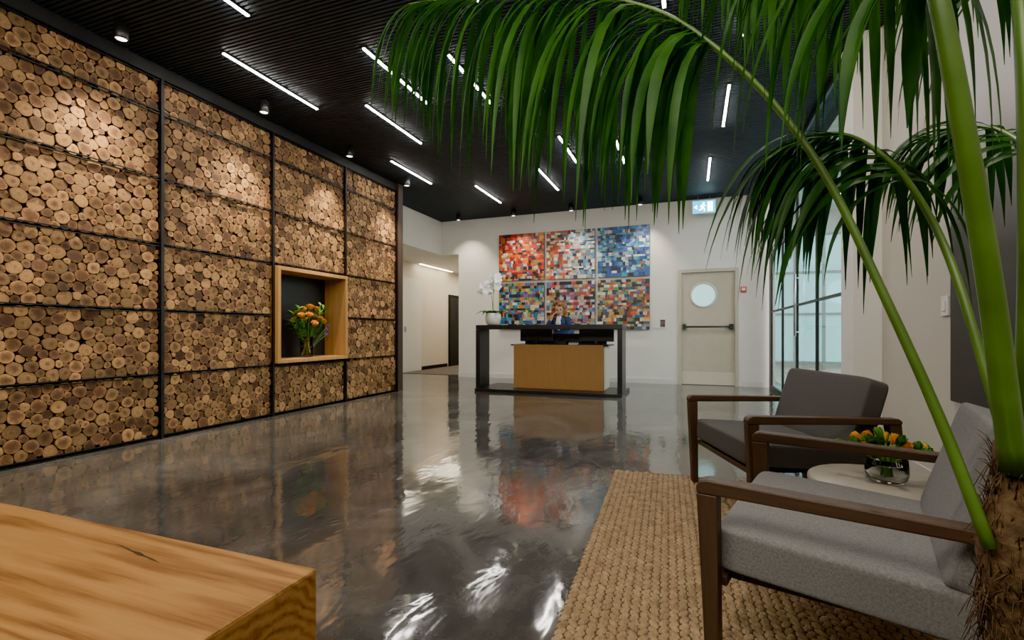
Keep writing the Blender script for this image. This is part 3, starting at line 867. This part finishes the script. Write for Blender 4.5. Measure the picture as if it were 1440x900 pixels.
# ------------------------------------------------------------------ receptionist
def fuse(mb, name, mat, parent, voxel=.008, smooth=4):
    o = mb.build(name+'_tmp', mat)
    r = o.modifiers.new('r', 'REMESH'); r.mode = 'VOXEL'; r.voxel_size = voxel
    if smooth:
        s = o.modifiers.new('s', 'SMOOTH'); s.iterations = smooth; s.factor = .5
    dg = bpy.context.evaluated_depsgraph_get()
    me = bpy.data.meshes.new_from_object(o.evaluated_get(dg))
    me.name = name
    for p in me.polygons: p.use_smooth = True
    bpy.data.objects.remove(o)
    n = bpy.data.objects.new(name, me); C.objects.link(n)
    if parent is not None: n.parent = parent
    return n
def limb(mb, pts, rads, n=12):
    mb.tube(pts, rads, n)
    for p, r in zip(pts, rads): mb.ball(p, r*.995, nu=12, nv=8)
def hand(mb, wrist, dirv, nrm, side):
    d = Vector(dirv).normalized(); nv = Vector(nrm); nv = (nv-d*nv.dot(d)).normalized(); s = d.cross(nv)*side
    w = Vector(wrist)
    limb(mb, [w, w+d*.03], [.026, .03])
    for k, (off, L, r) in enumerate(((-.030, .058, .0085), (-.010, .072, .0095), (.010, .076, .0095), (.029, .068, .009))):
        b = w+d*.045+s*off*.7; kx = w+d*.085+s*off
        limb(mb, [w+d*.015+s*off*.5, b, kx, kx+d*L*.5+nv*.008, kx+d*L*.85+nv*.028], [.018, .016, .0115, r, r*.85], 8)
    t0 = w+d*.025+s*.022
    limb(mb, [t0, t0+d*.025+s*.022+nv*.008, t0+d*.055+s*.03+nv*.018], [.014, .012, .0095], 8)
px, py = -2.31, 8.86
V3 = lambda a, b, c: Vector((px+a, py+b, c))
body = MB()
limb(body, [V3(0,.04,.9), V3(0,0,1.08), V3(0,-.04,1.22), V3(0,-.05,1.27)], [.13, .115, .12, .10], 16)
limb(body, [V3(0,-.05,1.25), V3(0,-.085,1.34), V3(0,-.10,1.39)], [.06, .048, .05])
sh_r, el_r, wr_r = V3(-.165,-.05,1.255), V3(-.235,-.24,1.04), V3(-.125,-.235,1.27)
sh_l, el_l, wr_l = V3(.165,-.05,1.255), V3(.25,-.17,1.03), V3(.10,-.39,.88)
limb(body, [V3(-.06,-.045,1.27), sh_r, el_r, wr_r], [.06, .052, .04, .027])
limb(body, [V3(.06,-.045,1.27), sh_l, el_l, wr_l], [.06, .052, .04, .027])
hand(body, wr_r, (.045, -.0, .1), (.9, .35, 0), 1)
hand(body, wr_l, (-.5, -.8, -.12), (0, 0, -1), 1)
for sx in (-1, 1):
    limb(body, [V3(.075*sx,.04,.9), V3(.085*sx,.03,.5), V3(.09*sx,.06,.09)], [.088, .06, .038])
    limb(body, [V3(.09*sx,.06,.055), V3(.1*sx,-.07,.035)], [.04, .032])
HT = Matrix.Translation(V3(0,-.115,1.455)) @ Matrix.Rotation(R(14), 4, 'Z') @ Matrix.Rotation(R(10), 4, 'X') @ Matrix.Rotation(R(-8), 4, 'Y')
body.ball((0,.01,.02), .1, (.76,.92,1.0), 20, 14, T=HT)
body.ball((0,-.028,-.045), .068, (.85,.85,1.0), 16, 10, T=HT)
body.ball((0,-.06,-.095), .024, (1.1,.9,.8), T=HT)
limbp = [HT @ Vector((0,-.082,.012)), HT @ Vector((0,-.098,-.015)), HT @ Vector((0,-.105,-.024))]
body.tube(limbp, [.008, .011, .013], 8); body.ball(limbp[-1], .013)
for sx in (-1, 1):
    body.ball((.075*sx,.012,-.01), .03, (.35,.6,1), T=HT)
    body.ball((.045*sx,-.07,-.035), .022, T=HT)
person = fuse(body, 'person', M['skin'], None, .007, 3)
tag(person, 'receptionist in navy behind the desk, one hand raised to her face', 'person')
for sx in (-1, 1):
    MB().ball((.032*sx,-.083,.008), .013, (1.2,.5,.75), T=HT).build('eye', M['eye'], person)
    MB().tube([HT @ Vector((.016*sx,-.092,.028)), HT @ Vector((.034*sx,-.09,.034)), HT @ Vector((.05*sx,-.08,.026))], .004, 6).build('eyebrow', M['hair'], person)
MB().ball((0,-.092,-.058), .02, (1.2,.4,.35), T=HT).build('mouth', M['lip'], person)
hr = MB(); rh = random.Random(5)
for i in range(190):
    a = rh.uniform(0, 2*math.pi); th = rh.uniform(.0, 2.15)
    x, y_, z = math.sin(th)*math.cos(a), math.sin(th)*math.sin(a), math.cos(th)
    if y_ < -.25 and z < .62: continue
    sc = rh.uniform(.98, 1.22)
    c = HT @ Vector((x*.098*sc, .02+y_*.105*sc, .02+z*.115*sc))
    hr.ball(c, rh.uniform(.022, .034), (1, 1, 1), 8, 6)
for i in range(60):
    sx = rh.choice((-1, 1)); 
    c = HT @ Vector((sx*rh.uniform(.075, .13), rh.uniform(-.02, .09), rh.uniform(-.15, .06)))
    hr.ball(c, rh.uniform(.022, .034), (1, 1, 1), 8, 6)
fuse(hr, 'hair', M['hair'], person, .008, 1)
jk = MB()
limb(jk, [V3(0,.04,.86), V3(0,0,1.08), V3(0,-.04,1.2), V3(0,-.045,1.255)], [.165, .142, .145, .115], 16)
for (a, b, c) in ((sh_r, el_r, wr_r), (sh_l, el_l, wr_l)):
    limb(jk, [Vector((px, py-.045, 1.255)).lerp(a, .4), a, b, b.lerp(c, .8)], [.075, .066, .054, .042])
fuse(jk, 'jacket', M['navy'], person, .009, 3)
st2 = MB(); limb(st2, [V3(0,-.095,1.30), V3(0,-.12,1.2), V3(0,-.112,1.1)], [.062, .075, .05])
fuse(st2, 'shirt', M['shirt'], person, .008, 2)
tr_ = MB()
limb(tr_, [V3(0,.04,.95), V3(0,.04,.86)], [.145, .14])
for sx in (-1, 1): limb(tr_, [V3(.07*sx,.04,.86), V3(.085*sx,.03,.5), V3(.09*sx,.06,.12)], [.105, .08, .062])
fuse(tr_, 'trousers', M['navy'], person, .012, 2)
for sx in (-1, 1):
    m_ = MB(); limb(m_, [V3(.09*sx,.07,.052), V3(.1*sx,-.08,.045)], [.05, .043]); fuse(m_, 'shoe', M['black'], person, .008, 1)
PS = .97
person.scale = (PS, PS, PS); person.location = (px*(1-PS), py*(1-PS), 0)

# ------------------------------------------------------------------ oak bench at lower left
bn = thing('oak_bench', 'chunky oak block bench at the lower left corner', 'bench', (-1.62, .55, 0))
MB().rbox(-.8, .8, -.36, .358, 0, .45, .007).build('body', M['oak'], bn)
kp = [(-.15,0),(-.1,.006),(-.04,.004),(0,.011),(.03,.005),(.07,.007),(.13,.001),(.08,-.004),(.035,-.003),(.01,-.009),(-.03,-.005),(-.09,-.002)]
MB().add([(.33+x*.8, .262+y*.6-.12*x, .4504) for x, y in kp], [list(range(len(kp)-1, -1, -1))]).build('knot_crack', M['knot'], bn)

# ------------------------------------------------------------------ rug
rug = MB(); rw, rl = 1.72, 2.41
rug.box(0, rw, -rl, 0, 0, .005, 1)
pitch, blen = .033, .038
rgr = random.Random(2)
ni, nj = int(rw/pitch), int(rl/blen)
for i in range(ni):
    for j in range(nj+1):
        cx = (i+.5)*pitch+rgr.uniform(-.0015, .0015); cy = -(j+.5*(i % 2))*blen-.01+rgr.uniform(-.003, .003)
        if j == 0: cy += rgr.uniform(-.01, .012)
        an = (.5 if i % 2 else -.5)+rgr.uniform(-.12, .12)
        ca, sa = math.cos(an), math.sin(an); hz = rgr.uniform(.008, .011)
        vs = []
        for (q, z) in ((1.0, .003), (.84, hz*.75), (.48, hz)):
            for k in range(7):
                a = 2*math.pi*k/7
                x, yy = .0155*q*math.cos(a), .0305*q*math.sin(a)
                vs.append((cx+x*ca-yy*sa, cy+x*sa+yy*ca, z))
        vs.append((cx, cy, hz+.0012))
        fs = []
        for k in range(7):
            for q in (0, 7):
                fs.append((q+k, q+(k+1) % 7, q+7+(k+1) % 7, q+7+k))
            fs.append((14+k, 14+(k+1) % 7, 21))
        rug.add(vs, fs, 0, True)
o = rug.build('jute_rug', [M['rug'], M['rug_base']]); o.location = (-.52, 3.56, 0); o.rotation_euler = (0, 0, R(2.6))
tag(o, 'braided natural jute rug under the armchairs', 'rug')
RZ = .012

# ------------------------------------------------------------------ armchairs
def armchair(loc, rot, fab, lab):
    t = thing('armchair', lab, 'armchair', loc, rot, 'lounge armchairs')
    for s in (-1, 1):
        ya, yb = s*.43, s*.382
        y0, y1 = min(ya, yb), max(ya, yb)
        MB().prism([(-.345, 0), (-.31, 0), (-.315, .53), (-.372, .53)], y0, y1).build('leg', M['walnut_v'], t, bevel=.004)
        MB().prism([(.40, 0), (.435, 0), (.385, .53), (.325, .53)], y0, y1).build('leg', M['walnut_v'], t, bevel=.004)
        MB().prism([(-.372, .5302), (.385, .5302), (.388, .546), (.37, .560), (-.345, .572), (-.364, .566), (-.373, .551)], y0-.003, y1+.003).build('armrest', M['walnut'], t, bevel=.005)
        MB().box(-.30, .36, s*.30-.02, s*.30+.02, .262, .284).build('seat_rail', M['walnut'], t, bevel=.003)
    for xx in (-.33, .355): MB().box(xx, xx+.03, -.38, .38, .262, .29).build('cross_rail', M['walnut'], t, bevel=.003)
    T = Matrix.Translation((-.035, 0, .348)) @ Matrix.Rotation(R(3), 4, 'Y')
    MB().rcube(.305, .376, .062, 16, 18, T=T).build('seat_cushion', fab, t)
    T = Matrix.Translation((.272, 0, .56)) @ Matrix.Rotation(R(17), 4, 'Y')
    MB().rcube(.058, .372, .193, 14, 18, T=T).build('backrest', fab, t)
    return t
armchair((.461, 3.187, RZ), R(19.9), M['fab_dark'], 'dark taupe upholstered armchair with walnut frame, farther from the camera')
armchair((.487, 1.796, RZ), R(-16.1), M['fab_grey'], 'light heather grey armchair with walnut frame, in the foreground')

# ------------------------------------------------------------------ side table
tx, ty = .74, 2.44
tb = thing('side_table', 'round beige side table between the two armchairs', 'table', (tx, ty, RZ))
MB().lathe([(.252, .330), (.262, .335), (.266, .350), (.264, .364), (.256, .37)], 48).build('table_top', M['table_top'], tb)
MB().lathe([(.17, .285), (.232, .30), (.238, .329)], 40).build('under_tray', M['table_dark'], tb)
MB().lathe([(.028, .016), (.028, .285)], 20).build('pedestal', M['table_dark'], tb)
MB().lathe([(.17, 0), (.172, .008), (.165, .014), (.03, .018)], 40).build('base', M['table_dark'], tb)
tz = RZ+.3705
bv = (tx+.015, ty-.01)
t = thing('glass_bowl_vase', 'small round glass vase on the beige side table', 'vase', (*bv, tz))
MB().lathe([(.05, 0), (.068, .008), (.076, .04), (.072, .095), (.067, .095), (.070, .04), (.06, .016), (.001, .012)], 28).build('vase_body', M['glass'], t)
rg = random.Random(8)
for i in range(8):
    a = i*2.399+.5; q = math.sqrt((i+.4)/8)
    flower((bv[0]+.02*math.cos(a+3), bv[1]+.02*math.sin(a+3), tz+.02), (bv[0]+.115*q*math.cos(a), bv[1]+.10*q*math.sin(a), tz+.125+.03*(1-q)+rg.uniform(0, .02)), .031, M['orange'],
           'small upright orange flower in the glass vase on the side table', 'orange flowers on the side table', .6, 'flower', 3, 1.3)
for i in range(16):
    a = i*2.0+.2; q = rg.uniform(.3, 1)
    flower((bv[0]+.02*math.cos(a+3), bv[1]+.02*math.sin(a+3), tz+.02), (bv[0]+.14*q*math.cos(a), bv[1]+.12*q*math.sin(a), tz+.125+rg.uniform(-.02, .04)), .032, M['green_bud'],
           'pointed green bud in the glass vase on the side table', 'green buds on the side table', .45, 'flower_bud', 2, 1.4)

# ------------------------------------------------------------------ palm
pc = P(1428, 900, .75); pc.z = 0
pm = thing('potted_palm', 'tall potted palm with arching fronds at the right edge', 'plant', pc)
def loc(p): return Vector(p)-pc
MB().lathe([(.13, 0), (.15, .02), (.175, .36), (.175, .38), (.16, .38), (.155, .33)], 36).build('pot', M['pot'], pm)
MB().lathe([(.155, .32), (.155, .345), (.03, .36)], 30).build('soil', M['soil'], pm)
rp = random.Random(4)
tp = [Vector((0, 0, .34)), Vector((.005, 0, .5)), Vector((0, .005, .65)), Vector((.0, .0, .76)), Vector((.0, .0, .83))]
tkm = MB().tube(catmull(tp, 16), [.040+.005*math.sin(i*.9)+(-.020*max(0, i-9)/7) for i in range(17)], 14)
for i in range(1100):
    a = rp.uniform(0, 6.28); z = rp.uniform(.36, .82); r0 = .040-.018*max(0, (z-.62)/.2)
    b = Vector((r0*math.cos(a), r0*math.sin(a), z))
    d = Vector((math.cos(a)*rp.uniform(.05, .25)+rp.uniform(-.35, .35), math.sin(a)*rp.uniform(.05, .25)+rp.uniform(-.35, .35), rp.choice((-1, 1))*rp.uniform(.5, 1)))
    L = rp.uniform(.02, .06)
    tkm.tube([b, b+d.normalized()*L*.5, b+d.normalized()*L+Vector((0, 0, -.012))], [.0011, .0009, .0004], 3)
tkm.build('trunk', M['fiber'], pm)
def frond(pix, r0, r1, t0, n, Lmax, W, mat, grav, sidew=.75, fwd=.6, seed=1, prof=(.65, 1, .55), upw=.15):
    rq = random.Random(seed)
    pts = [loc(P(*q)) for q in pix]
    N = 48
    pl = catmull(pts, N)
    rads = [r0+(r1-r0)*(i/N)**.8 for i in range(N+1)]
    st = MB().tube(pl, rads, 10, flat=.8).build('frond', M['stalk'], pm)
    mb = MB()
    for i in range(n):
        t = t0+(1-t0)*(i+.3)/n
        k = min(N-1, int(t*N)); p = pl[k].lerp(pl[k+1], t*N-k)
        Tg = (pl[k+1]-pl[k]).normalized()
        U = Vector((0, 0, 1)); U = U-Tg*U.dot(Tg)
        U = U.normalized() if U.length > .15 else Vector((-Tg.x, -Tg.y, .3)).normalized()
        S = Tg.cross(U).normalized()
        q = (t-t0)/(1-t0)
        L = Lmax*(prof[0]+(prof[1]-prof[0])*min(1, q/.35) if q < .35 else prof[1]+(prof[2]-prof[1])*((q-.35)/.65)**1.5)
        for sd in (-1, 1):
            d0 = S*sd*(sidew+rq.uniform(-.2, .2)) + Tg*(fwd+.5*q*q+rq.uniform(-.25, .25)) + U*(upw+rq.uniform(-.2, .25))
            leaflet(mb, p, d0, L*rq.uniform(.75, 1.08), W*(1-.3*q)*rq.uniform(.7, 1.15), U, grav*rq.uniform(.8, 1.25), 9)
    for k in range(2):
        leaflet(mb, pl[-1], (pl[-1]-pl[-2])+Vector((rq.uniform(-.01, .01), 0, 0)), Lmax*prof[2], W*.6, Vector((0, 0, 1)), grav, 8)
    mb.build('leaflets', mat, st)
    return st
frond([(1392, 770, .735), (1322, 590, .78), (1250, 430, .83), (1165, 255, .90), (1085, 142, .96), (1000, 62, 1.02), (925, 16, 1.08), (830, -6, 1.16), (730, -8, 1.24), (640, -2, 1.31), (575, 6, 1.37)],
      .0115, .003, .50, 58, .54, .0235, M['palm'], 4.0, .42, .30, 1, (.8, 1, .6), -.3)
frond([(1425, 660, .75), (1345, 390, .84), (1290, 275, .93), (1240, 218, 1.02), (1190, 190, 1.09), (1135, 192, 1.15), (1085, 212, 1.20)],
      .0095, .003, .38, 40, .46, .0235, M['palm_dark'], 3.0, .58, .42, 2, (.75, 1, .5), -.1)
frond([(1426, 660, .74), (1395, 420, .68), (1358, 200, .64), (1320, 0, .63), (1290, -90, .66), (1235, -150, .75), (1150, -170, .88), (1070, -160, 1.02), (1010, -130, 1.15)],
      .0215, .004, .44, 40, .48, .0215, M['palm'], 4.0, .42, .28, 3, (.6, 1, .6), -.3)
frond([(1436, 660, .76), (1470, 400, .86), (1460, 240, .98), (1410, 185, 1.10), (1340, 180, 1.2), (1280, 205, 1.28)],
      .010, .003, .45, 26, .36, .0225, M['palm_dark'], 2.6, .7, .45, 4)
frond([(1440, 660, .75), (1446, 400, .72), (1442, 150, .72), (1428, -30, .75), (1400, -110, .85), (1350, -130, 1.0), (1290, -120, 1.15)],
      .018, .004, .5, 24, .36, .0215, M['palm'], 3.2, .5, .35, 5, (.65, 1, .55), -.2)
frond([(1434, 660, .77), (1465, 300, .82), (1420, -60, .88), (1330, -190, .98), (1220, -200, 1.12), (1120, -170, 1.25), (1040, -115, 1.36)],
      .012, .004, .52, 38, .50, .023, M['palm'], 3.6, .42, .28, 6, (.7, 1, .6), -.3)

# ------------------------------------------------------------------ world, camera
w = bpy.data.worlds.new('world'); scene.world = w; w.use_nodes = True
w.node_tree.nodes['Background'].inputs[0].default_value = (.5, .55, .6, 1)
w.node_tree.nodes['Background'].inputs[1].default_value = .15
cam = bpy.data.cameras.new('camera'); co = bpy.data.objects.new('camera', cam); C.objects.link(co)
cam.sensor_width = 36; cam.lens = 36*F/1440; cam.shift_y = 17/1440; cam.clip_start = .02
co.location = (0, 0, HH); co.rotation_euler = (R(90), 0, YAW)
scene.camera = co
try:
    scene.view_settings.view_transform = 'AgX'; scene.view_settings.look = 'AgX - Punchy'
    scene.view_settings.exposure = 1.4
except Exception as e: print(e)
